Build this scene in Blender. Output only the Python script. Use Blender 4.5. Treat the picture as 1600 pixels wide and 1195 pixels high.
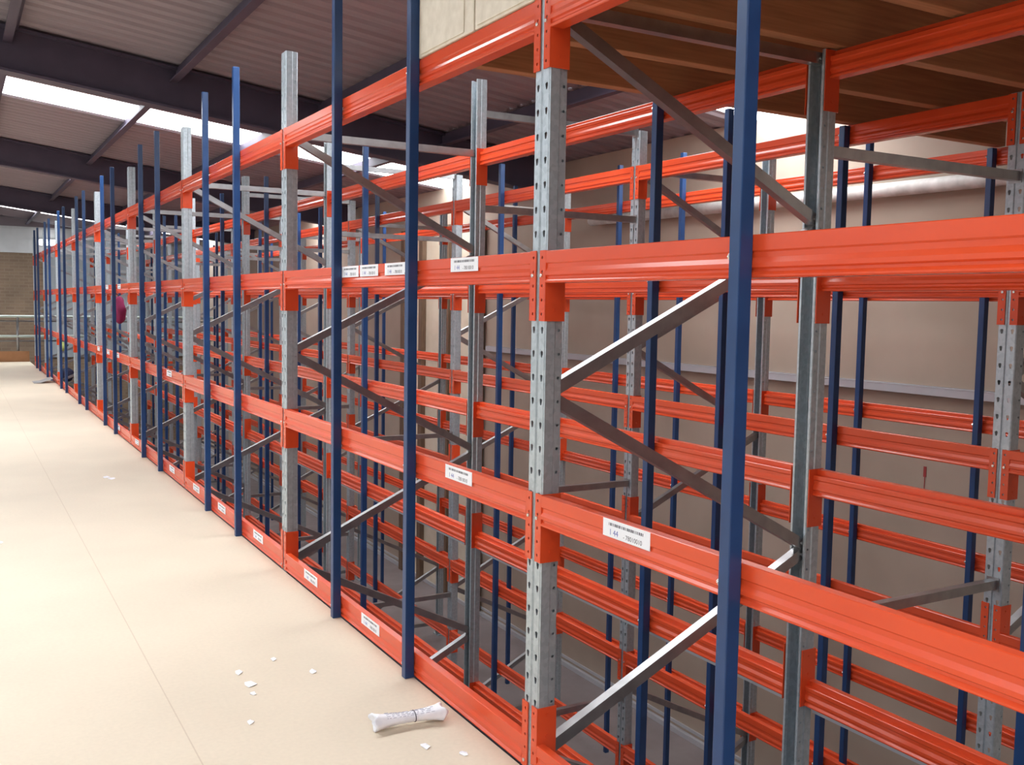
import bpy, bmesh, math, random
from mathutils import Vector, Matrix

for o in list(bpy.data.objects):
    bpy.data.objects.remove(o, do_unlink=True)
S = bpy.context.scene
COL = S.collection
random.seed(7)

# ------------------------------------------------------------------ camera
cam_data = bpy.data.cameras.new('camera')
cam = bpy.data.objects.new('camera', cam_data)
COL.objects.link(cam)
cam_data.sensor_fit = 'HORIZONTAL'
cam_data.sensor_width = 36.0
cam_data.lens = 1530.78 / 1600.0 * 36.0
cam_data.clip_start = 0.02
cam_data.clip_end = 200
FW = Vector((0.49489397, 0.86550018, -0.07739114))
RT = Vector((0.86862235, -0.4951976, 0.01656964))
UP = Vector((0.02398288, 0.07542389, 0.99686311))
M = Matrix.Identity(4)
for i in range(3):
    M[i][0], M[i][1], M[i][2] = RT[i], UP[i], -FW[i]
M[0][3], M[1][3], M[2][3] = -1.592824, -2.625750, 1.5
cam.matrix_world = M
S.camera = cam

# ------------------------------------------------------------------ light and exposure
S.view_settings.view_transform = 'Standard'
S.view_settings.look = 'None'
S.view_settings.gamma = 1.0
S.view_settings.use_curve_mapping = False
S.view_settings.exposure = 0.28
ROOFLIGHT_STRENGTH = 9.0
WORLD_STRENGTH = 0.55
w = bpy.data.worlds.new('world')
S.world = w
w.use_nodes = True
bg = w.node_tree.nodes['Background']
bg.inputs[0].default_value = (0.93, 0.95, 1.0, 1)
bg.inputs[1].default_value = WORLD_STRENGTH


# ------------------------------------------------------------------ materials
def mat(name, color, rough=0.5, metal=0.0, spec=0.5):
    m = bpy.data.materials.new(name)
    m.use_nodes = True
    b = m.node_tree.nodes['Principled BSDF']
    b.inputs['Base Color'].default_value = (*color, 1)
    b.inputs['Roughness'].default_value = rough
    b.inputs['Metallic'].default_value = metal
    b.inputs['Specular IOR Level'].default_value = spec
    return m


def mottle(m, c1, c2, scale=6.0, detail=4.0, rough=None, bump=0.0, kind='noise', stretch=(1, 1, 1)):
    nt = m.node_tree
    b = nt.nodes['Principled BSDF']
    tc = nt.nodes.new('ShaderNodeTexCoord')
    mp = nt.nodes.new('ShaderNodeMapping')
    mp.inputs['Scale'].default_value = stretch
    nt.links.new(tc.outputs['Object'], mp.inputs[0])
    if kind == 'voronoi':
        t = nt.nodes.new('ShaderNodeTexVoronoi')
        t.inputs['Scale'].default_value = scale
        fac = t.outputs['Color']
    else:
        t = nt.nodes.new('ShaderNodeTexNoise')
        t.inputs['Scale'].default_value = scale
        t.inputs['Detail'].default_value = detail
        fac = t.outputs['Fac']
    nt.links.new(mp.outputs[0], t.inputs['Vector'])
    r = nt.nodes.new('ShaderNodeValToRGB')
    r.color_ramp.elements[0].color = (*c1, 1)
    r.color_ramp.elements[1].color = (*c2, 1)
    r.color_ramp.elements[0].position = 0.3
    r.color_ramp.elements[1].position = 0.7
    nt.links.new(fac, r.inputs[0])
    nt.links.new(r.outputs[0], b.inputs['Base Color'])
    if rough:
        mr = nt.nodes.new('ShaderNodeMapRange')
        mr.inputs['To Min'].default_value = rough[0]
        mr.inputs['To Max'].default_value = rough[1]
        nt.links.new(t.outputs['Fac'] if kind == 'noise' else t.outputs['Distance'], mr.inputs[0])
        nt.links.new(mr.outputs[0], b.inputs['Roughness'])
    if bump:
        bp = nt.nodes.new('ShaderNodeBump')
        bp.inputs['Strength'].default_value = bump
        bp.inputs['Distance'].default_value = 0.01
        nt.links.new(t.outputs['Fac'] if kind == 'noise' else t.outputs['Distance'], bp.inputs['Height'])
        nt.links.new(bp.outputs[0], b.inputs['Normal'])
    return m


ORANGE = mottle(mat('orange_paint', (0.70, 0.075, 0.02), 0.25), (0.685, 0.07, 0.0185), (0.715, 0.08, 0.0215), 3, 2, rough=(0.21, 0.27))
BLUE = mottle(mat('blue_paint', (0.011, 0.047, 0.15), 0.35), (0.009, 0.041, 0.135), (0.013, 0.053, 0.165), 12, 4, rough=(0.28, 0.42))
GALV = mottle(mat('galvanised_steel', (0.45, 0.51, 0.55), 0.42, 0.65), (0.43, 0.49, 0.53), (0.5, 0.56, 0.6), 70, kind='voronoi')
GALV_BAR = mottle(mat('galvanised_bar', (0.36, 0.36, 0.365), 0.3, 0.9), (0.31, 0.31, 0.315), (0.41, 0.41, 0.415), 14, 4, rough=(0.24, 0.38))
ZINC = mat('bright_zinc', (0.75, 0.72, 0.66), 0.25, 0.9)
LABEL = mat('white_label', (0.85, 0.86, 0.9), 0.45)
INK = mat('grey_ink', (0.07, 0.07, 0.09), 0.7)
INK_BLUE = mat('blue_ink', (0.1, 0.13, 0.42), 0.7)
PAPER = mottle(mat('white_paper', (0.85, 0.86, 0.9), 0.7), (0.8, 0.81, 0.86), (0.92, 0.92, 0.95), 30)
JOIST = mottle(mat('timber_joist', (0.42, 0.19, 0.085), 0.65), (0.36, 0.155, 0.068), (0.52, 0.245, 0.115), 5, 6, stretch=(0.6, 14, 14))
CHIP = mottle(mat('chipboard', (0.28, 0.125, 0.08), 0.75), (0.25, 0.11, 0.07), (0.32, 0.15, 0.1), 40, 6)
FASCIA = mottle(mat('pale_board', (0.74, 0.66, 0.54), 0.7), (0.68, 0.61, 0.49), (0.79, 0.72, 0.6), 25, 6)
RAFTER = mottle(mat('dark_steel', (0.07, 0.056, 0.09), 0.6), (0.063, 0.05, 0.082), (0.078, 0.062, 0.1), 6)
ROOFSHEET = mottle(mat('roof_liner', (0.3, 0.26, 0.29), 0.6), (0.255, 0.215, 0.245), (0.3, 0.255, 0.285), 2.2, 6, stretch=(0.4, 8, 1))
WALLBOARD = mottle(mat('wall_board', (0.42, 0.34, 0.27), 0.8), (0.39, 0.315, 0.25), (0.45, 0.365, 0.295), 1.6, 6, bump=0.05)
CREAM = mottle(mat('cream_sheet', (0.72, 0.64, 0.5), 0.7), (0.68, 0.6, 0.46), (0.76, 0.68, 0.55), 4)
BROWNSTUD = mottle(mat('brown_timber', (0.16, 0.1, 0.06), 0.7), (0.13, 0.08, 0.05), (0.2, 0.125, 0.08), 6, stretch=(8, 8, 1))
GROUND = mottle(mat('concrete', (0.25, 0.21, 0.21), 0.7), (0.22, 0.185, 0.185), (0.28, 0.24, 0.24), 3, 6)
CLADDING = mottle(mat('light_cladding', (0.55, 0.57, 0.58), 0.55), (0.5, 0.52, 0.53), (0.6, 0.62, 0.63), 2)
GREYCLAD = mottle(mat('grey_cladding', (0.3, 0.33, 0.35), 0.55), (0.27, 0.3, 0.32), (0.33, 0.36, 0.38), 2)
PALEGREEN = mat('pale_green_paint', (0.62, 0.72, 0.66), 0.35)
TOEBOARD = mottle(mat('toe_board', (0.42, 0.2, 0.09), 0.7), (0.38, 0.18, 0.08), (0.46, 0.23, 0.11), 5)
MAGENTA = mottle(mat('magenta_cloth', (0.2, 0.007, 0.065), 0.85), (0.16, 0.006, 0.05), (0.24, 0.009, 0.08), 12, bump=0.3)
NAVY = mottle(mat('navy_cloth', (0.012, 0.016, 0.05), 0.85), (0.01, 0.012, 0.04), (0.018, 0.022, 0.06), 12, bump=0.3)
LIME = mat('lime_cloth', (0.42, 0.5, 0.16), 0.7)
BLACK = mat('black_plastic', (0.012, 0.012, 0.015), 0.5)
PIPE = mottle(mat('white_wrap', (0.72, 0.7, 0.66), 0.6), (0.5, 0.48, 0.45), (0.8, 0.78, 0.75), 9, 6)
RAILGREY = mat('grey_rail', (0.52, 0.53, 0.56), 0.45, 0.2)
GREYSHEET = mat('grey_sheet', (0.35, 0.34, 0.34), 0.6)


DARKBLOCK = mottle(mat('dark_light_block', (0.06, 0.05, 0.05), 0.8), (0.05, 0.042, 0.042), (0.07, 0.06, 0.06), 2)


def brick_mat(name, c1, c2, mortar, bw, bh, msize, plane, bump=0.0, rough=0.75, speckle=0.0, offset=0.5, shift=(0, 0)):
    """Brick pattern laid in object space; plane 'xz' or 'yx' picks the two axes."""
    m = mat(name, c1, rough)
    nt = m.node_tree
    b = nt.nodes['Principled BSDF']
    tc = nt.nodes.new('ShaderNodeTexCoord')
    sp = nt.nodes.new('ShaderNodeSeparateXYZ')
    cb = nt.nodes.new('ShaderNodeCombineXYZ')
    nt.links.new(tc.outputs['Object'], sp.inputs[0])
    ax = {'x': 0, 'y': 1, 'z': 2}
    for i in range(2):
        ad = nt.nodes.new('ShaderNodeMath')
        ad.operation = 'ADD'
        ad.inputs[1].default_value = shift[i]
        nt.links.new(sp.outputs[ax[plane[i]]], ad.inputs[0])
        nt.links.new(ad.outputs[0], cb.inputs[i])
    br = nt.nodes.new('ShaderNodeTexBrick')
    br.offset = offset
    br.inputs['Color1'].default_value = (*c1, 1)
    br.inputs['Color2'].default_value = (*c2, 1)
    br.inputs['Mortar'].default_value = (*mortar, 1)
    br.inputs['Scale'].default_value = 1.0
    br.inputs['Mortar Size'].default_value = msize
    br.inputs['Brick Width'].default_value = bw
    br.inputs['Row Height'].default_value = bh
    nt.links.new(cb.outputs[0], br.inputs['Vector'])
    out = br.outputs['Color']
    if speckle:
        for sc, st in ((1.3, speckle), (60.0, speckle * 0.6)):
            no = nt.nodes.new('ShaderNodeTexNoise')
            no.inputs['Scale'].default_value = sc
            no.inputs['Detail'].default_value = 6
            nt.links.new(tc.outputs['Object'], no.inputs['Vector'])
            mr = nt.nodes.new('ShaderNodeMapRange')
            mr.inputs['From Min'].default_value = 0.3
            mr.inputs['From Max'].default_value = 0.7
            mr.inputs['To Min'].default_value = 1.0 - st
            mr.inputs['To Max'].default_value = 1.0 + st * 0.5
            nt.links.new(no.outputs['Fac'], mr.inputs[0])
            mx = nt.nodes.new('ShaderNodeVectorMath')
            mx.operation = 'SCALE'
            nt.links.new(out, mx.inputs[0])
            nt.links.new(mr.outputs[0], mx.inputs['Scale'])
            out = mx.outputs[0]
    nt.links.new(out, b.inputs['Base Color'])
    if bump:
        bp = nt.nodes.new('ShaderNodeBump')
        bp.inputs['Strength'].default_value = bump
        bp.inputs['Distance'].default_value = 0.01
        bp.invert = True
        nt.links.new(br.outputs['Fac'], bp.inputs['Height'])
        nt.links.new(bp.outputs[0], b.inputs['Normal'])
    return m


DECK = brick_mat('deck_board', (0.69, 0.60, 0.465), (0.675, 0.585, 0.45), (0.58, 0.48, 0.36), 60.0, 1.22, 0.0025, 'yx', speckle=0.06, rough=0.55, shift=(30.0, 0.92))
BRICK = brick_mat('brown_brick', (0.235, 0.165, 0.11), (0.19, 0.13, 0.088), (0.24, 0.18, 0.125), 0.23, 0.085, 0.012, 'xz', bump=0.4, rough=0.85, speckle=0.2)


def emission(name, color, strength):
    m = bpy.data.materials.new(name)
    m.use_nodes = True
    nt = m.node_tree
    b = nt.nodes['Principled BSDF']
    b.inputs['Base Color'].default_value = (0.85, 0.87, 0.9, 1)
    b.inputs['Roughness'].default_value = 0.4
    b.inputs['Emission Color'].default_value = (*color, 1)
    b.inputs['Emission Strength'].default_value = strength
    return m


ROOFLIGHT = emission('daylit_rooflight_sheet', (0.95, 0.98, 1.0), ROOFLIGHT_STRENGTH)


# ------------------------------------------------------------------ mesh helpers
class MB:
    def __init__(self):
        self.v, self.f = [], []

    def add(self, vs, fs):
        n = len(self.v)
        self.v += [tuple(p) for p in vs]
        self.f += [tuple(i + n for i in q) for q in fs]
        return self

    def box(self, x0, x1, y0, y1, z0, z1):
        vs = [(x, y, z) for x in (x0, x1) for y in (y0, y1) for z in (z0, z1)]
        return self.add(vs, [(0, 1, 3, 2), (4, 6, 7, 5), (0, 4, 5, 1), (2, 3, 7, 6), (0, 2, 6, 4), (1, 5, 7, 3)])

    def extrude(self, prof, fn, t0, t1):
        """closed 2-D profile swept from t0 to t1; fn(u, v, t) -> xyz"""
        n = len(prof)
        vs = [fn(u, v, t0) for u, v in prof] + [fn(u, v, t1) for u, v in prof]
        fs = [(i, (i + 1) % n, n + (i + 1) % n, n + i) for i in range(n)]
        fs += [tuple(range(n - 1, -1, -1)), tuple(range(n, 2 * n))]
        return self.add(vs, fs)

    def bar(self, a, b, prof, side):
        """closed profile (u along side, v along the third axis) swept from a to b"""
        a, b, s = Vector(a), Vector(b), Vector(side)
        d = (b - a).normalized()
        s = (s - d * s.dot(d)).normalized()
        t = d.cross(s)
        L = (b - a).length
        return self.extrude(prof, lambda u, v, k: tuple(a + d * k + s * u + t * v), 0, L)

    def tube(self, a, b, r, n=12):
        prof = [(r * math.cos(2 * math.pi * i / n), r * math.sin(2 * math.pi * i / n)) for i in range(n)]
        d = Vector(b) - Vector(a)
        side = (1, 0, 0) if abs(d.normalized().x) < 0.9 else (0, 1, 0)
        return self.bar(a, b, prof, side)

    def mesh(self, name, material, bevel=0.0, smooth=False, seg=2):
        me = bpy.data.meshes.new(name)
        me.from_pydata(self.v, [], self.f)
        bm = bmesh.new()
        bm.from_mesh(me)
        bmesh.ops.remove_doubles(bm, verts=bm.verts, dist=1e-6)
        bmesh.ops.recalc_face_normals(bm, faces=bm.faces)
        if bevel:
            bmesh.ops.bevel(bm, geom=list(bm.edges), offset=bevel, segments=seg, affect='EDGES', profile=0.5, clamp_overlap=True)
        bm.to_mesh(me)
        bm.free()
        me.materials.append(material)
        if smooth:
            for p in me.polygons:
                p.use_smooth = True
        return me

    def build(self, name, material, parent=None, **k):
        return link(name, self.mesh(name, material, **k), parent)


def link(name, data, parent=None, loc=None, rotz=None):
    o = bpy.data.objects.new(name, data)
    COL.objects.link(o)
    if parent is not None:
        o.parent = parent
    if loc is not None:
        o.location = loc
    if rotz is not None:
        o.rotation_euler = (0, 0, rotz)
    return o


def tag(o, label=None, cat=None, group=None, kind='thing'):
    if label:
        o['label'] = label
    if cat:
        o['category'] = cat
    if group:
        o['group'] = group
    if kind:
        o['kind'] = kind
    return o


def empty(name, loc):
    o = link(name, None)
    o.location = loc
    o.empty_display_size = 0.05
    return o


def structure(name, mb, material, **k):
    return tag(mb.build(name, material, **k), kind='structure')


ORD = ['nearest', 'second', 'third', 'fourth', 'fifth', 'sixth', 'seventh', 'eighth', 'ninth', 'tenth']

# ------------------------------------------------------------------ measures (metres; y runs along the racks, z = 0 is the deck)
BAY = 2.7078
UW = 0.085            # upright width
UD = 0.064            # upright depth
DEPTH = 1.2275        # frame depth
ROW2 = 2.3732         # near face of the second rack
GZ = -2.57            # ground floor
WALLX = 4.4
NF = 9                # frames per rack
LEVEL_TOP = {-2: -1.515, -1: -0.852, 0: 0.104, 1: 0.912, 2: 1.672, 3: 2.440}
BH = 0.098
LEVEL_NAME = {3: 'top level', 2: 'eye level', 1: 'waist level', 0: 'deck level', -1: 'first level below deck', -2: 'second level below deck'}
FACES = {'A': (0.0, 1, 'aisle face of the near rack'), 'B': (DEPTH, -1, 'back face of the near rack'),
         'C': (ROW2, 1, 'near face of the far rack'), 'D': (ROW2 + DEPTH, -1, 'back face of the far rack')}


def roof_z(x):
    return 3.665 - 0.12 * x if x > -8 else 3.665 + 0.96 + 0.12 * (x + 8)


# ------------------------------------------------------------------ setting
structure('floor', MB().box(-7.0, -0.0075, -5.0, 23.4, -0.038, 0.0), DECK)
structure('floor_lower', MB().box(-7.0, 4.6, -5.0, 30.0, GZ - 0.1, GZ), GROUND)
structure('wall_right', MB().box(WALLX, WALLX + 0.2, -5.0, 30.0, GZ, roof_z(WALLX) - 0.02), WALLBOARD)
FAR = 27.0
structure('wall_far', MB().box(-7.0, WALLX, FAR, FAR + 0.25, GZ, 2.72), BRICK)
mb = MB()
z0, z1 = 2.72, 3.44
for i in range(46):
    xa = -7.0 + i * 0.25
    mb.box(xa, xa + 0.17, FAR - 0.03, FAR + 0.2, z0, 3.05)
    mb.box(xa + 0.17, xa + 0.25, FAR - 0.015, FAR + 0.2, z0, 3.05)
mb.box(-7.0, WALLX, FAR - 0.06, FAR + 0.2, 3.05, 3.09)
mb.box(-7.0, WALLX, FAR - 0.02, FAR + 0.2, 3.09, 3.36)
mb.box(-7.0, WALLX, FAR - 0.06, FAR + 0.2, 3.36, 3.42)
structure('wall_far_cladding', mb, CLADDING)
mb = MB()
for i in range(15):
    mb.box(.6 + i * .25, .6 + i * .25 + .17, FAR - 0.06, FAR - .001, -.1, 2.72)
    mb.box(.6 + i * .25 + .17, .6 + i * .25 + .25, FAR - 0.045, FAR - .001, -.1, 2.72)
structure('wall_far_panelling', mb, GREYCLAD)
structure('wall_far_gable', MB().add([(-7, FAR, 3.42), (WALLX, FAR, 3.05), (WALLX, FAR + .2, 3.05), (-7, FAR + .2, 3.42), (-7, FAR, 4.5), (WALLX, FAR, 3.08), (WALLX, FAR + .2, 3.08), (-7, FAR + .2, 4.5)],
          [(0, 1, 5, 4), (3, 7, 6, 2), (0, 4, 7, 3), (1, 2, 6, 5), (4, 5, 6, 7), (0, 3, 2, 1)]), ROOFSHEET)
structure('wall_back_light_block', MB().box(-7.0, WALLX, -5.3, -5.0, GZ, 4.6), DARKBLOCK)  # unseen dark wall, added behind the camera to block light from that side
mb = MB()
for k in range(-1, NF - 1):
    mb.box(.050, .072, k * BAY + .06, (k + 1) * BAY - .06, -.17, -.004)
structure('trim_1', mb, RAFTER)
structure('baseboard_right', MB().box(WALLX - 0.04, WALLX, -5.0, 26.9, GZ, GZ + 0.05).box(WALLX - 0.012, WALLX, -5.0, 26.9, GZ + 0.08, GZ + 0.11), RAILGREY)

STRIPS = [(-3.9, -2.8), (2.3, 3.3), (8.9, 9.85), (14.5, 15.5), (23.3, 24.3)]
EAVES = [(-3.9, -2.8), (2.6, 3.8), (8.9, 9.85), (14.5, 15.5), (23.3, 24.3)]   # the sheets step along at the eaves
EX = 2.9


def corrugated(y0, y1, xa, xb, thick=0.012):
    prof = []
    n = max(1, int(round((y1 - y0) / 0.2)))
    p = (y1 - y0) / n
    top = []
    for i in range(n):
        b = y0 + i * p
        top += [(b, 0), (b + p * .55, 0), (b + p * .65, -.022), (b + p * .9, -.022)]
    top.append((y1, 0))
    poly = top + [(y, z + thick) for y, z in reversed(top)]
    mb = MB()
    nn = len(poly)
    vs = [(x, y, roof_z(x) + z) for x in (xa, xb) for y, z in poly]
    m = len(top)
    fs = [(i, (i + 1) % nn, nn + (i + 1) % nn, nn + i) for i in range(nn)]
    for i in range(m - 1):
        fs.append((i, nn - 1 - i, nn - 2 - i, i + 1))
        fs.append((nn + i, nn + i + 1, 2 * nn - 2 - i, 2 * nn - 1 - i))
    mb.add(vs, fs)
    return mb


mb = MB()
for xa, xb, strips in ((EX, WALLX + 0.1, EAVES), (-8.0, EX, STRIPS), (-14.0, -8.0, STRIPS)):
    edges = [-6.0] + [v for s in strips for v in s] + [FAR + 0.2]
    for i in range(0, len(edges), 2):
        c = corrugated(edges[i], edges[i + 1], xa, xb)
        mb.add(c.v, c.f)
structure('ceiling', mb, ROOFSHEET)
for i, (a, b) in enumerate(STRIPS):
    mb = corrugated(a, b, -8.0, EX, 0.004)
    c = corrugated(EAVES[i][0], EAVES[i][1], EX, WALLX + 0.1, 0.004)
    mb.add(c.v, c.f)
    c = corrugated(a, b, -14.0, -8.0, 0.004)
    mb.add(c.v, c.f)
    structure('window_%d' % (i + 1), mb, ROOFLIGHT)
# rafters: steel I sections running up the slope; purlins along the building
IPROF = [(-.085, 0), (.085, 0), (.085, .02), (.008, .02), (.008, .36), (.085, .36), (.085, .38), (-.085, .38), (-.085, .36), (-.008, .36), (-.008, .02), (-.085, .02)]
for k in range(4):
    yc = 0.45 + 6.4 * k
    mb = MB().extrude(IPROF, lambda u, v, x: (x, yc + u, roof_z(x) - 0.405 + v), -8.0, WALLX - 0.02)
    structure('ceiling_rafter', mb, RAFTER)
ZPROF = [(-.06, .0), (.012, .0), (.012, .115), (.06, .115), (.06, .13), (0, .13), (0, .015), (-.06, .015)]
for j in range(-6, 5):
    xc = -1.11 + 1.345 * j
    if xc > WALLX - 0.5 or xc < -8:
        continue
    mb = MB().extrude(ZPROF, lambda u, v, y: (xc + u, y, roof_z(xc) - 0.155 + v), -6.0, FAR)
    structure('ceiling_purlin', mb, RAFTER)

# ------------------------------------------------------------------ upright (perforated, open at the back) built once
HW = UW / 2
TEAR = [(-.0075, .0075), (-.004, .011), (.004, .011), (.0075, .0075), (.0055, -.004), (.0025, -.011), (-.0025, -.011), (-.0055, -.004)]
ROUND = [(.0045 * math.cos(a), .0045 * math.sin(a)) for a in [math.radians(135 - 45 * i) for i in range(8)]]


def hole_cells(mb, fn, u0, u1, uc, zs, ze, pitch, hole):
    """a plate u0..u1 by zs..ze with one column of holes at u = uc"""
    n = int((ze - zs) / pitch)
    z = zs
    for i in range(n):
        a, b = z, z + pitch
        zc = (a + b) / 2
        ring = [(u0, b), ((u0 + u1) / 2 - .001, b), ((u0 + u1) / 2 + .001, b), (u1, b), (u1, zc), (u1, a), (u0, a), (u0, zc)]
        ring = [(u0, b), (uc, b), (u1, b), (u1, zc), (u1, a), (uc, a), (u0, a), (u0, zc)]
        hp = [(uc + hole[0][0], zc + hole[0][1]), (uc, zc + max(h[1] for h in hole)), (uc + hole[3][0], zc + hole[0][1]),
              (uc + hole[3][0] * .85, zc), (uc + .0032, zc - .010), (uc, zc - .0115), (uc - .0032, zc - .010), (uc - hole[3][0] * .85, zc)] if hole is TEAR else \
             [(uc - .0035, zc + .0035), (uc, zc + .005), (uc + .0035, zc + .0035), (uc + .005, zc), (uc + .0035, zc - .0035), (uc, zc - .005), (uc - .0035, zc - .0035), (uc - .005, zc)]
        mb.add([fn(u, v) for u, v in ring] + [fn(u, v) for u, v in hp],
               [(j, (j + 1) % 8, 8 + (j + 1) % 8, 8 + j) for j in range(8)])
        z = b
    if ze - z > 1e-4:
        mb.add([fn(u0, z), fn(uc, z), fn(u1, z), fn(u1, ze), fn(uc, ze), fn(u0, ze)], [(0, 1, 4, 5), (1, 2, 3, 4)])


def upright_mesh(ztop):
    z0 = GZ + 0.012
    mb = MB()
    q = lambda pts: mb.add([(x, y, z) for z in (z0, ztop) for x, y in pts],
                           [(i, i + 1, len(pts) + i + 1, len(pts) + i) for i in range(len(pts) - 1)])
    for s in (-1, 1):
        hole_cells(mb, lambda u, v: (0, s * u, v), .006, HW - .003, .0245, z0, ztop, .0745, TEAR)
        q([(0, s * .006), (.005, s * .003), (.005, 0)])
        q([(0, s * (HW - .003)), (.003, s * HW), (.034, s * HW), (.038, s * (HW - .004))])
        hole_cells(mb, lambda u, v: (u, s * (HW - .004), v), .038, UD - .002, .052, z0, ztop, .0745, ROUND)
        q([(UD - .002, s * (HW - .004)), (UD, s * (HW - .006)), (UD, s * (HW - .014)), (UD - .012, s * (HW - .016))])
    me = mb.mesh('upright', GALV)
    tmp = bpy.data.objects.new('tmp', me)
    COL.objects.link(tmp)
    so = tmp.modifiers.new('s', 'SOLIDIFY')
    so.thickness = 0.002
    so.offset = 0
    dg = bpy.context.evaluated_depsgraph_get()
    dg.update()
    out = bpy.data.meshes.new_from_object(tmp.evaluated_get(dg))
    out.name = 'upright'
    bpy.data.objects.remove(tmp)
    bpy.data.meshes.remove(me)
    return out


UPRIGHT = {z: upright_mesh(z) for z in (2.445, 2.85, 2.67)}
BASEPLATE = MB().box(-.02, UD + .02, -.07, .07, GZ, GZ + .012).mesh('base_plate', GALV, bevel=.002)
# brace: folded C channel, web towards the camera side (-y)
CPROF = [(-.02, -.02), (-.02, .02), (.016, .02), (.016, .0175), (-.0175, .0175), (-.0175, -.0175), (.016, -.0175), (.016, -.02)]
XI, XO = 0.045, DEPTH - 0.045


def brace_mesh(za, zb):
    mb = MB()
    mb.bar((XI, 0, za), (XO, 0, zb), CPROF, (0, 1, 0))
    xa, xb = XI, XO
    d = (Vector((xb, 0, zb)) - Vector((xa, 0, za))).normalized()
    for x, z, s in ((xa, za, 1), (xb, zb, -1)):      # fixing bolts
        c = Vector((x, 0, z)) + d * s * .02
        mb.tube(c + Vector((0, -.027, 0)), c + Vector((0, .027, 0)), .007, 8)
    return mb.mesh('brace', GALV_BAR)


BRACES = [brace_mesh(2.40, 1.83), brace_mesh(1.235, 1.80), brace_mesh(1.215, .62), brace_mesh(.06, .595), brace_mesh(.035, -.53),
          brace_mesh(-1.11, -.555), brace_mesh(-1.13, -1.70), brace_mesh(-2.30, -1.72)]
TOPSTRUT = brace_mesh(2.415, 2.415)
FOOTSTRUT = brace_mesh(-2.42, -2.42)

proto = {}


def frame(rack, k, x0, rack_name):
    y = k * BAY
    root = empty('upright_frame', (x0, y, GZ))
    tag(root, 'galvanised upright frame with diagonal braces, %s frame of the %s rack' % (ORD[k], rack_name), 'upright frame', 'upright frames of the %s rack' % rack_name)
    top = 2.445 if k == 0 else (2.85 if rack == 1 else 2.67)
    for i in range(2):
        u = link('upright', UPRIGHT[top], root, (i * DEPTH, 0, -GZ), math.pi * i)
        p = link('base_plate', BASEPLATE, u)
    for b in BRACES:
        link('brace', b, root, (0, 0, -GZ))
    link('top_strut', TOPSTRUT, root, (0, 0, -GZ))
    link('foot_strut', FOOTSTRUT, root, (0, 0, -GZ))
    return root


for k in range(NF):
    frame(1, k, 0.0, 'near')
    frame(2, k, ROW2, 'far')

# ------------------------------------------------------------------ crossbeams, built once and copied
BL = BAY - UW - 0.007
BEAM_PROF = [(.002, BH), (0, BH - .002), (0, .062), (.004, .058), (.004, .046), (-.001, .034), (-.001, .024), (.005, .020), (.005, .014), (-.001, .007), (-.001, .003), (.002, 0),
             (.048, 0), (.051, .003), (.051, .007), (.045, .014), (.045, .020), (.051, .024), (.051, .034), (.046, .046), (.046, .058), (.050, .062), (.050, .076), (.048, .078), (.030, .078), (.030, BH - .002), (.028, BH)]
BEAM = MB().extrude([(u, v - BH) for u, v in BEAM_PROF], lambda u, v, y: (u - .006, y, v), -BL / 2, BL / 2).mesh('rack_crossbeam', ORANGE)
CH = 0.218


def connector_mesh(inverted):
    """L-shaped end plate: leg along the upright's side, holed leg over the upright's face (built for the +y end)"""
    zt, zb = (CH - BH, -BH) if inverted else (0.002, .002 - CH)
    mb = MB()
    y = BL / 2
    mb.box(-.0062, UD + .002, y - .0015, y + .0018, zb, zt)
    m2 = MB()
    n = 5
    hole_cells(m2, lambda u, v: (-.0062, y + u, v), .0, .034, .020, zb, zt, CH / n, ROUND)
    me = m2.mesh('c', ORANGE)
    bm = bmesh.new()
    bm.from_mesh(me)
    r = bmesh.ops.extrude_face_region(bm, geom=list(bm.faces))
    bmesh.ops.translate(bm, vec=(.0035, 0, 0), verts=[e for e in r['geom'] if isinstance(e, bmesh.types.BMVert)])
    bm.verts.index_update()
    mb.add([v.co[:] for v in bm.verts], [[v.index for v in f.verts] for f in bm.faces])
    bm.free()
    # little punched tabs on the side leg
    for dz in (.03, .12, .19):
        mb.box(.026, .034, y - .004, y + .001, zb + dz, zb + dz + .008)
    return mb.mesh('end_connector', ORANGE)


CONN = {False: connector_mesh(False), True: connector_mesh(True)}
PIN = MB().tube((-.012, BL / 2 + .02, 0), (-.0045, BL / 2 + .02, 0), .006, 10).mesh('locking_pin', ZINC, bevel=.001)


def mirrored(me):
    out = me.copy()
    for v in out.vertices:
        v.co.y = -v.co.y
    out.flip_normals()
    return out


CONN_M = {k: mirrored(v) for k, v in CONN.items()}
PIN_M = mirrored(PIN)

# printed shelf label: card with a row of bars and two words
LABW, LABH = 0.215, 0.05
CARD = MB().box(-.0008, 0, -LABW / 2, LABW / 2, -LABH / 2, LABH / 2).mesh('shelf_label', LABEL)


def text_mesh(s, size, material):
    cu = bpy.data.curves.new('t', 'FONT')
    cu.body = s
    cu.size = size
    cu.extrude = 0.0001
    o = bpy.data.objects.new('t', cu)
    COL.objects.link(o)
    dg = bpy.context.evaluated_depsgraph_get()
    dg.update()
    me = bpy.data.meshes.new_from_object(o.evaluated_get(dg))
    bpy.data.objects.remove(o)
    me.materials.clear()
    me.materials.append(material)
    me.name = 'lettering'
    # text runs along -y on the -x face
    for v in me.vertices:
        x, y, z = v.co
        v.co = (-.0009 - z, -x, y)
    return me


def bars_mesh():
    mb = MB()
    rnd = random.Random(3)
    y = LABW / 2 - .028
    while y > -LABW / 2 + .03:
        wdt = rnd.choice((.002, .003, .005))
        mb.box(-.0011, -.0008, y - wdt, y, .008, .016)
        y -= wdt + rnd.choice((.002, .003, .004))
    return mb.mesh('barcode', INK)


BARS = bars_mesh()
T_AISLE = text_mesh('1 44', .024, INK_BLUE)
T_CODE = text_mesh('- 78010010', .0185, INK)


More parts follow.
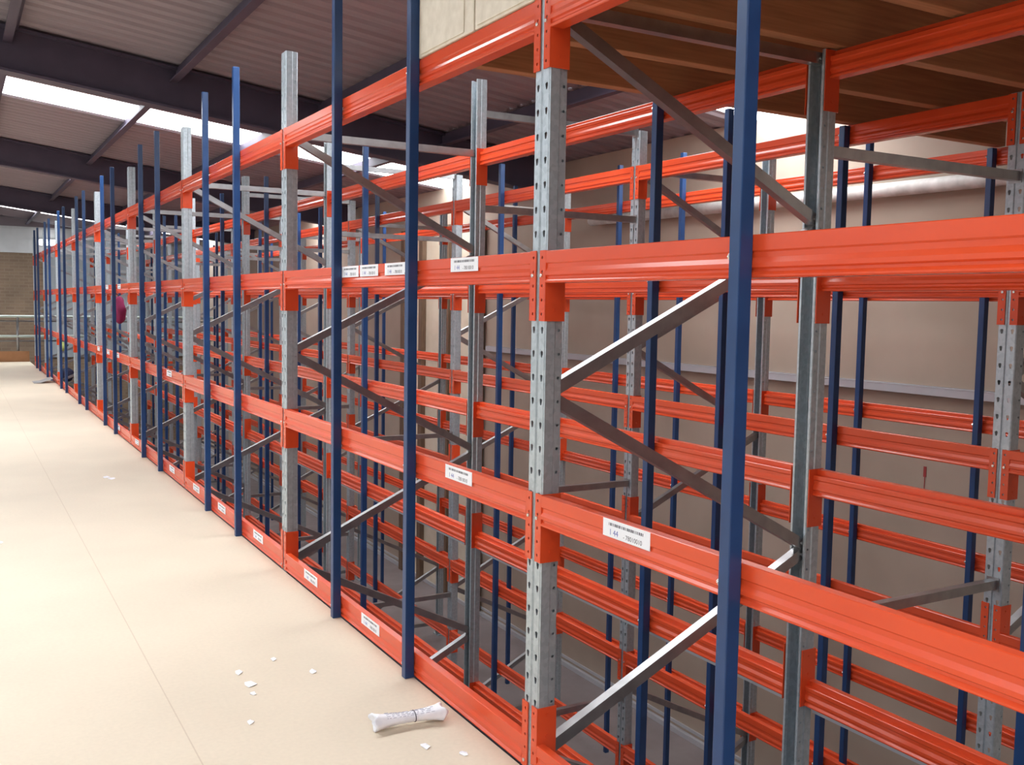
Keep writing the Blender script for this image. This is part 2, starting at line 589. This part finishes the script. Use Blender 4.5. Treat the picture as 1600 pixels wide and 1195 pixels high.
def add_label(beam, y, dz=0.0):
    c = link('shelf_label', CARD, beam, (-.0065, y, -.026 + dz))
    c['label'] = 'white printed shelf label'
    link('barcode', BARS, c)
    link('aisle_number', T_AISLE, c, (0, LABW / 2 - .03, -.018))
    link('bay_code', T_CODE, c, (0, .012, -.018))


# y centres of the labels seen on the aisle face, by level
LABELS = {1: [-.493, .530, 6.0, 8.97, 9.73, 10.6], 2: [.505, 1.133, 1.423, 1.655, 8.79, 9.75], 0: [1.385, 2.222, 3.23, 4.157, 4.97, 5.92, 7.73, 8.99]}
ANGLE = MB().box(.0, .040, -BL / 2, BL / 2, -.004, 0).box(.0, .003, -BL / 2, BL / 2, -.035, 0).mesh('support_angle', RAILGREY)
# repeats the photograph shows nothing of
HIDDEN_BEAMS = {('D', 1, -1), ('B', -2, 3), ('B', -2, 6), ('D', -2, -1), ('D', -1, -1), ('B', -2, 5), ('D', 0, -1), ('B', -2, 2), ('D', 3, -1), ('B', -2, -1), ('B', -1, -1), ('C', -2, -1), ('C', -1, -1), ('B', -2, 1), ('B', -2, 7), ('D', 2, -1), ('B', -2, 4), ('B', -2, 0)}


def beam(face, k, lv):
    x, s, fname = FACES[face]
    yc = (k + .5) * BAY
    zt = LEVEL_TOP[lv]
    b = link('rack_crossbeam', BEAM, None, (x, yc, zt), 0 if s > 0 else math.pi)
    lab = 'orange crossbeam on the %s, %s, %s bay' % (fname, LEVEL_NAME[lv], ORD[k + 1])
    inv = lv == 0
    link('end_connector', CONN[inv], b)
    link('end_connector', CONN_M[inv], b)
    if k <= 2 and face in 'AC' and lv >= -1:
        for pm in (PIN, PIN_M):
            p = link('locking_pin', pm, b, (0, 0, -.075))
    if face == 'A' and lv in LABELS:
        n = 0
        for y in LABELS[lv]:
            if abs(y - yc) < BAY / 2:
                add_label(b, y - yc)
                n += 1
    if face == 'B' and lv == 0:
        a = link('support_angle', ANGLE, b, (-.004, 0, -BH))
        a['label'] = 'blue-grey angle strip under the beam'
    tag(b, lab, 'rack beam', 'orange crossbeams, %s' % fname)
    return b


for face in 'ABCD':
    for lv in sorted(LEVEL_TOP):
        for k in range(-1, NF - 1):
            if (face, lv, k) in HIDDEN_BEAMS:
                continue
            if face == 'A' and lv < 0:
                continue
            beam(face, k, lv)

# ------------------------------------------------------------------ blue divider posts
PW = 0.036


def post_mesh(z0, z1):
    mb = MB()
    pr = [(-PW / 2, -.02), (PW / 2, -.02), (PW / 2, .02), (-PW / 2, .02)]
    t = .002
    mb.box(-.02, .02, -PW / 2, PW / 2, z0, z1)
    me = mb.mesh('divider_post', BLUE, bevel=.003)
    return me


POSTS = {}
BOLT = MB().tube((-.010, 0, 0), (-.010, PW / 2 + .012, 0), .004, 8).tube((-.010, PW / 2, 0), (-.010, PW / 2 + .006, 0), .009, 6).mesh('bolt', ZINC)
HIDDEN_POSTS = {('D', 3, 0), ('D', 5, 0), ('B', 2, 0), ('C', 7, 0), ('D', 2, 1), ('C', 4, 1), ('D', 6, 1), ('C', -1, 0), ('D', -1, 0), ('C', 2, 0), ('B', 3, 1), ('B', 5, 1), ('D', 4, 0), ('C', 6, 0), ('D', 6, 0), ('C', 5, 1), ('B', -1, 0), ('A', -1, 0), ('D', 7, 1), ('D', -1, 1), ('C', -1, 1), ('B', 7, 0), ('B', 6, 1)}
for face in 'ABCD':
    x, s, fname = FACES[face]
    xc = {'A': -.0275, 'B': DEPTH - .066, 'C': ROW2 - .0275, 'D': ROW2 + DEPTH - .066}[face]
    for k in range(-1, NF - 1):
        for j, fr in enumerate((.34, .657)):
            if (face, k, j) in HIDDEN_POSTS:
                continue
            y = (k + fr) * BAY
            top = {'A': 2.95, 'B': 2.75, 'C': 2.66, 'D': 2.75}[face]
            if face != 'A' and y < 1.2:
                top = 2.435
            bot = 0.0 if face == 'A' else GZ
            key = (round(bot, 3), top)
            if key not in POSTS:
                POSTS[key] = post_mesh(0, top - bot)
            p = link('divider_post', POSTS[key], None, (xc, y, bot))
            tag(p, 'blue square post on the %s, %s post of %s bay' % (fname, ('nearer', 'farther')[j], ORD[k + 1]), 'post', 'blue divider posts, %s' % fname)
            if k <= 2:
                for lv, zt in LEVEL_TOP.items():
                    if lv >= (0 if face == 'A' else -1):
                        link('bolt', BOLT, p, (0, 0, zt - .05 - bot))

# ------------------------------------------------------------------ spacer bars between the two racks
SPW = ROW2 - DEPTH - 0.004
for k in range(NF):
    for n, z in enumerate((2.655, 2.09, .315, -1.185)):
        if k == 0 and n in (0, 3):
            continue
        mb = MB().bar((0, 0, 0), (SPW, 0, 0), CPROF, (0, 1, 0))
        mb.box(-.002, .002, -.03, .03, -.03, .03).box(SPW - .002, SPW + .002, -.03, .03, -.03, .03)
        if k == 0 and n == 1 or k == 1 and n == 0:
            SPM = mb.mesh('row_spacer', GALV_BAR)
        o = link('row_spacer', SPM, None, (DEPTH + .002, k * BAY, z))
        tag(o, 'grey spacer bar joining the two racks at the %s frame, %s' % (ORD[k], ('topmost, near the post tops', 'just below top crossbeams', 'between deck and waist levels', 'below deck level')[n]), 'spacer bar', 'spacer bars between the racks')

# ------------------------------------------------------------------ timber deck carried on the near top beams
for i, y in enumerate((.915, .42, -.06, -.54)):
    o = MB().box(.012, ROW2 + DEPTH, -.03, .03, 0, .19).build('timber_joist', JOIST, bevel=.003)
    o.location = (0, y, 2.447)
    tag(o, 'brown timber joist under the upper deck, %s from the deck end' % ('first', 'second', 'third', 'fourth', 'fifth', 'sixth')[i], 'joist', 'joists under the upper deck')
o = MB().box(.012, ROW2 + DEPTH + .1, -2.7, .95, 2.638, 2.66).build('upper_deck_sheet', CHIP)
tag(o, 'dark brown chipboard sheet laid over the timber joists', 'deck board')
for i, (ya, yb) in enumerate(((.445, .9), (-.6, .435))):
    o = MB().box(-.012, .008, ya, yb, 2.442, 2.86).box(-.016, -.012, ya + .07, yb - .02, 2.452, 2.72).build('fascia_board', FASCIA, bevel=.002)
    tag(o, 'pale board standing on the top crossbeam, %s' % ('beside the blue post', 'above the nearest upright', 'beyond the nearest upright, towards the camera')[i], 'board', 'pale boards edging the upper deck')
o = MB().box(-.012, .010, .903, .95, 2.442, 2.86).build('end_batten', BROWNSTUD, bevel=.002)
tag(o, 'upright brown timber batten closing the end of the pale boards', 'batten')

# ------------------------------------------------------------------ right wall fittings
mb = MB().box(WALLX - .06, WALLX - .003, -4.0, 8.45, .925, .99).box(WALLX - .062, WALLX - .02, -4.0, 8.45, .98, .99)
o = mb.build('wall_rail', RAILGREY, bevel=.003)
tag(o, 'long pale grey steel rail fixed along the right wall behind the racks', 'rail')
o = MB().tube((WALLX - .065, -4.0, 2.34), (WALLX - .065, 6.1, 2.42), .052, 16).build('wall_pipe', PIPE, smooth=True)
tag(o, 'white wrapped pipe running along the top of the right wall', 'pipe')
o = MB().box(WALLX - .02, WALLX - .003, 8.6, 11.1, GZ, 2.55).build('cream_panel', CREAM)
tag(o, 'tall cream sheet on the right wall behind the far rack', 'panel')
for i, y in enumerate((8.62, 9.55, 10.42, 11.08)):
    o = MB().box(WALLX - .09, WALLX - .021, -.06, .06, GZ, 2.6).build('wall_stud', BROWNSTUD, bevel=.004)
    o.location = (0, y, 0)
    tag(o, 'brown timber stud against the cream wall sheet, %s from the camera' % ORD[i], 'stud', 'studs on the cream sheet')

o = MB().box(WALLX - .003, WALLX - .0005, -.012, .012, 0, .075).box(WALLX - .003, WALLX - .0005, -.003, .003, -.09, 0).build('paint_mark', mat('red_paint_mark', (.32, .04, .04), .7))
o.location = (0, 1.908, 0.338)
tag(o, 'small red painted tick on the right wall between two far rack beams', 'paint mark')

# ------------------------------------------------------------------ guard rail at the far end of the deck
root = empty('guard_rail', (0, 23.371, 0))
tag(root, 'pale green tubular guard rail across the far end of the deck', 'guard rail')
for z in (1.07, .6):
    r = MB().tube((-7, 0, z), (WALLX - .1, 0, z), .032, 10).build('rail', PALEGREEN, root, smooth=True)
    MB().tube((-7, 0, z - .11), (WALLX - .1, 0, z - .11), .018, 8).build('lower_bar', GALV_BAR, root, smooth=True)
for x in (-6.0, -4.0, -2.0, -.25, 1.3, 2.9, 4.2):
    MB().tube((x, 0, -.03), (x, 0, 1.08), .028, 10).build('post', PALEGREEN if x < -1 else GALV_BAR, root, smooth=True)
o = MB().box(-7, -.012, 23.30, 23.335, 0.0, .25).build('toe_board', TOEBOARD, bevel=.004)
tag(o, 'brown timber toe board along the far edge of the deck', 'toe board')

# ------------------------------------------------------------------ loose things on the deck and in the racks
def paper_roll():
    rnd = random.Random(5)
    n, m = 36, 20
    L = .255
    vs, fs = [], []
    for i in range(n + 1):
        t = i / n
        c = 2 * t - 1
        r = .0205 + .0135 * abs(c) ** 2.2
        for j in range(m):
            a = 2 * math.pi * j / m
            pl = 1 + .10 * abs(c) * math.sin(5 * a + 2.2 * c) + .05 * math.sin(9 * a + 6 * c) + rnd.uniform(-.02, .02)
            z = r * pl * math.sin(a) * .85
            xx = L * (t - .5) + (.009 * math.sin(3 * a) + .006 * math.cos(a * 2)) * (c ** 5)
            vs.append((xx, r * pl * math.cos(a) * 1.15, z))
    for i in range(n):
        for j in range(m):
            fs.append((i * m + j, i * m + (j + 1) % m, (i + 1) * m + (j + 1) % m, (i + 1) * m + j))
    for e in (0, n):     # rolled ends, sunk towards the middle
        c = len(vs)
        sx = .03 if e == 0 else -.03
        x = L * (e / n - .5)
        for q, (rr, dx) in enumerate(((.75, .0), (.6, sx * .6), (.3, sx * .2))):
            for j in range(m):
                p = vs[e * m + j]
                vs.append((x + dx * .5, p[1] * rr, p[2] * rr))
        prev = e * m
        for q in range(3):
            cur = c + q * m
            for j in range(m):
                fs.append((prev + j, prev + (j + 1) % m, cur + (j + 1) % m, cur + j))
            prev = cur
        fs.append(tuple(prev + j for j in range(m)))
    zmin = min(v[2] for v in vs)
    return MB().add([(x, y, z - zmin) for x, y, z in vs], fs)


roll = paper_roll().build('paper_bundle', PAPER, smooth=True)
roll.location = (-.21, .497, .001)
roll.rotation_euler = (0, 0, math.radians(-5))
tag(roll, 'twisted roll of white printed papers lying on the deck by the racking', 'paper roll')


def band(r, x, wdt, n=20):
    mb = MB()
    vs, fs = [], []
    for i in range(n):
        a = 2 * math.pi * i / n
        for rr, dx in ((r, -wdt), (r, wdt), (r - .002, wdt), (r - .002, -wdt)):
            vs.append((x + dx, rr * 1.15 * math.cos(a), rr * .85 * math.sin(a)))
    for i in range(n):
        for q in range(4):
            fs.append((i * 4 + q, i * 4 + (q + 1) % 4, ((i + 1) % n) * 4 + (q + 1) % 4, ((i + 1) % n) * 4 + q))
    return mb.add(vs, fs)


bo = band(.0237, .02, .0012).build('tie', INK, roll)
bo.location = (0, 0, .0315)
mb = MB()
rnd = random.Random(9)
for row in range(7):
    a = math.radians(35 + row * 17)
    x = -.085
    while x < .085:
        l = rnd.uniform(.004, .016)
        c = abs(2 * (x + .127) / .255 - 1)
        r = (.0205 + .0135 * c ** 2.2) * 1.03 + .0006
        mb.box(x, x + l, r * 1.15 * math.cos(a) - .0008, r * 1.15 * math.cos(a) + .0008, .0315 + r * .85 * math.sin(a) - .0005, .0315 + r * .85 * math.sin(a) + .0006)
        x += l + rnd.uniform(.004, .012)
mb.build('print', mat('faint_print', (.42, .42, .5), .8), roll)

SCRAPS = [(-.615, 1.275, .03, 'topmost of three close together'), (-.607, 1.13, .045, 'middle and largest of three close together'), (-.622, 1.035, .022, 'lowest of three close together'),
          (-.70, .78, .026, 'alone near the deck seam'), (-.452, 1.36, .026, 'alone, farther towards the racks'), (-.35, 1.15, .03, 'halfway to the second blue post'),
          (-.225, .318, .03, 'in front of the paper roll'), (-.135, .211, .026, 'nearest the racks below the paper roll'),
          (-1.372, 4.08, .05, 'at the far side of the deck'), (-.49, 6.2, .07, 'far along the deck, upper of two'), (-.455, 6.12, .06, 'far along the deck, lower of two')]
for i, (x, y, s, where) in enumerate(SCRAPS):
    rnd = random.Random(i + 20)
    vs = []
    n = 6
    for q in range(n):
        a = 2 * math.pi * q / n + rnd.uniform(-.2, .2)
        r = s * rnd.uniform(.38, .62)
        vs.append((r * math.cos(a) * .8, r * math.sin(a) * 1.3, .0012 + (rnd.uniform(0, .006) if q % 2 else 0)))
    top = [(0, 0, .004)] + vs
    bot = [(a, b, c - .001) for a, b, c in top]
    k = len(top)
    fs = [(0, 1 + q, 1 + (q + 1) % n) for q in range(n)] + [(k, k + 1 + (q + 1) % n, k + 1 + q) for q in range(n)]
    fs += [(1 + q, k + 1 + q, k + 1 + (q + 1) % n, 1 + (q + 1) % n) for q in range(n)]
    o = MB().add(top + bot, fs).build('paper_scrap', PAPER)
    o.location = (x, y, 0.0)
    o.scale = (1.25, 1.25, 1)
    tag(o, 'white torn paper scrap on the deck, %s' % where, 'paper scrap', 'torn paper scraps on the deck')

# bent grey sheet at the far end
mb = MB()
pts = [(-.22, .001), (-.1, .012), (0, .05), (.09, .075)]
mb.extrude([(x, z) for x, z in pts] + [(x, z + .004) for x, z in reversed(pts)], lambda u, v, y: (u, y, v), -.25, .25)
o = mb.build('bent_sheet', GREYSHEET)
o.location = (-.14, 16.8, 0)
tag(o, 'bent grey sheet lying on the deck against the far racking', 'sheet')


def lump(sx, sy, sz, seed, n=20, m=12, rough=.14):
    rnd = random.Random(seed)
    ph = [rnd.uniform(0, 6.28) for _ in range(6)]
    vs = [(0, 0, -sz)]
    for i in range(1, m):
        t = math.pi * i / m
        for j in range(n):
            a = 2 * math.pi * j / n
            k = 1 + rough * (math.sin(3 * a + ph[0] + 2 * t) + .7 * math.sin(5 * a + 3 * t + ph[1]) + .5 * math.sin(7 * t + ph[2]))
            vs.append((sx * math.sin(t) * math.cos(a) * k, sy * math.sin(t) * math.sin(a) * k, -sz * math.cos(t)))
    vs.append((0, 0, sz))
    fs = [(0, 1 + (j + 1) % n, 1 + j) for j in range(n)]
    for i in range(m - 2):
        for j in range(n):
            a, b = 1 + i * n, 1 + (i + 1) * n
            fs.append((a + j, a + (j + 1) % n, b + (j + 1) % n, b + j))
    e = len(vs) - 1
    fs += [(e, e - n + j, e - n + (j + 1) % n) for j in range(n)]
    return MB().add(vs, fs)


# a jacket, a hat and a bag hung on the aisle-side crossbeams far down the rack
root = empty('hanging_jacket', (.13, 9.79, 1.6))
tag(root, 'crumpled magenta jacket hanging behind the eye level crossbeam far down the near rack', 'jacket')
b = lump(.07, .14, .165, 4).build('body', MAGENTA, root, smooth=True)
b.location = (0, 0, -.22)
MB().tube((0, 0, -.06), (-.083, 0, .03), .006, 8).build('loop', BLACK, root)
root = empty('hanging_hat', (.13, 16.86, .72))
tag(root, 'small lime green hat with black peak hanging low behind the beams far away', 'hat')
b = lump(.075, .085, .085, 8, rough=.03).build('crown', LIME, root, smooth=True)
b.location = (0, 0, -.08)
MB().extrude([(-.01, -.02), (.1, .03), (.1, .045), (-.01, 0)], lambda u, v, t: (u * .5 + .04, -.07 - u * .9 + t * .15, v * 1.6 - .1), -.3, .3).build('peak', BLACK, root)
MB().tube((0, 0, -.01), (-.0805, 0, .12), .005, 6).build('loop', BLACK, root)
root = empty('slung_bag', (.21, 16.95, .12))
tag(root, 'navy bag with small lime patches slung behind the deck level beam far away', 'bag')
MB().tube((-.1, 0, .06), (-.162, 0, -.03), .008, 6).build('strap', BLACK, root)
b = lump(.12, .22, .13, 11, rough=.1).build('body', NAVY, root, smooth=True)
b.location = (0, 0, .0)
for y in (-.12, .1):
    c = lump(.02, .035, .05, 13, rough=.05).build('lime_patch', LIME, root, smooth=True)
    c.location = (-.125, y, .05)

# lit lamp on the far wall
root = empty('bulkhead_lamp', (.75, FAR - .12, 2.95))
tag(root, 'small lit lamp on the pale cladding of the far wall', 'lamp')
MB().box(-.26, .26, .03, .06, -.02, .16).build('housing', RAILGREY, root, bevel=.005)
MB().box(-.24, .24, -.03, .03, .0, .14).build('diffuser', emission('lit_lamp', (1, 1, 1), 12), root, bevel=.02)
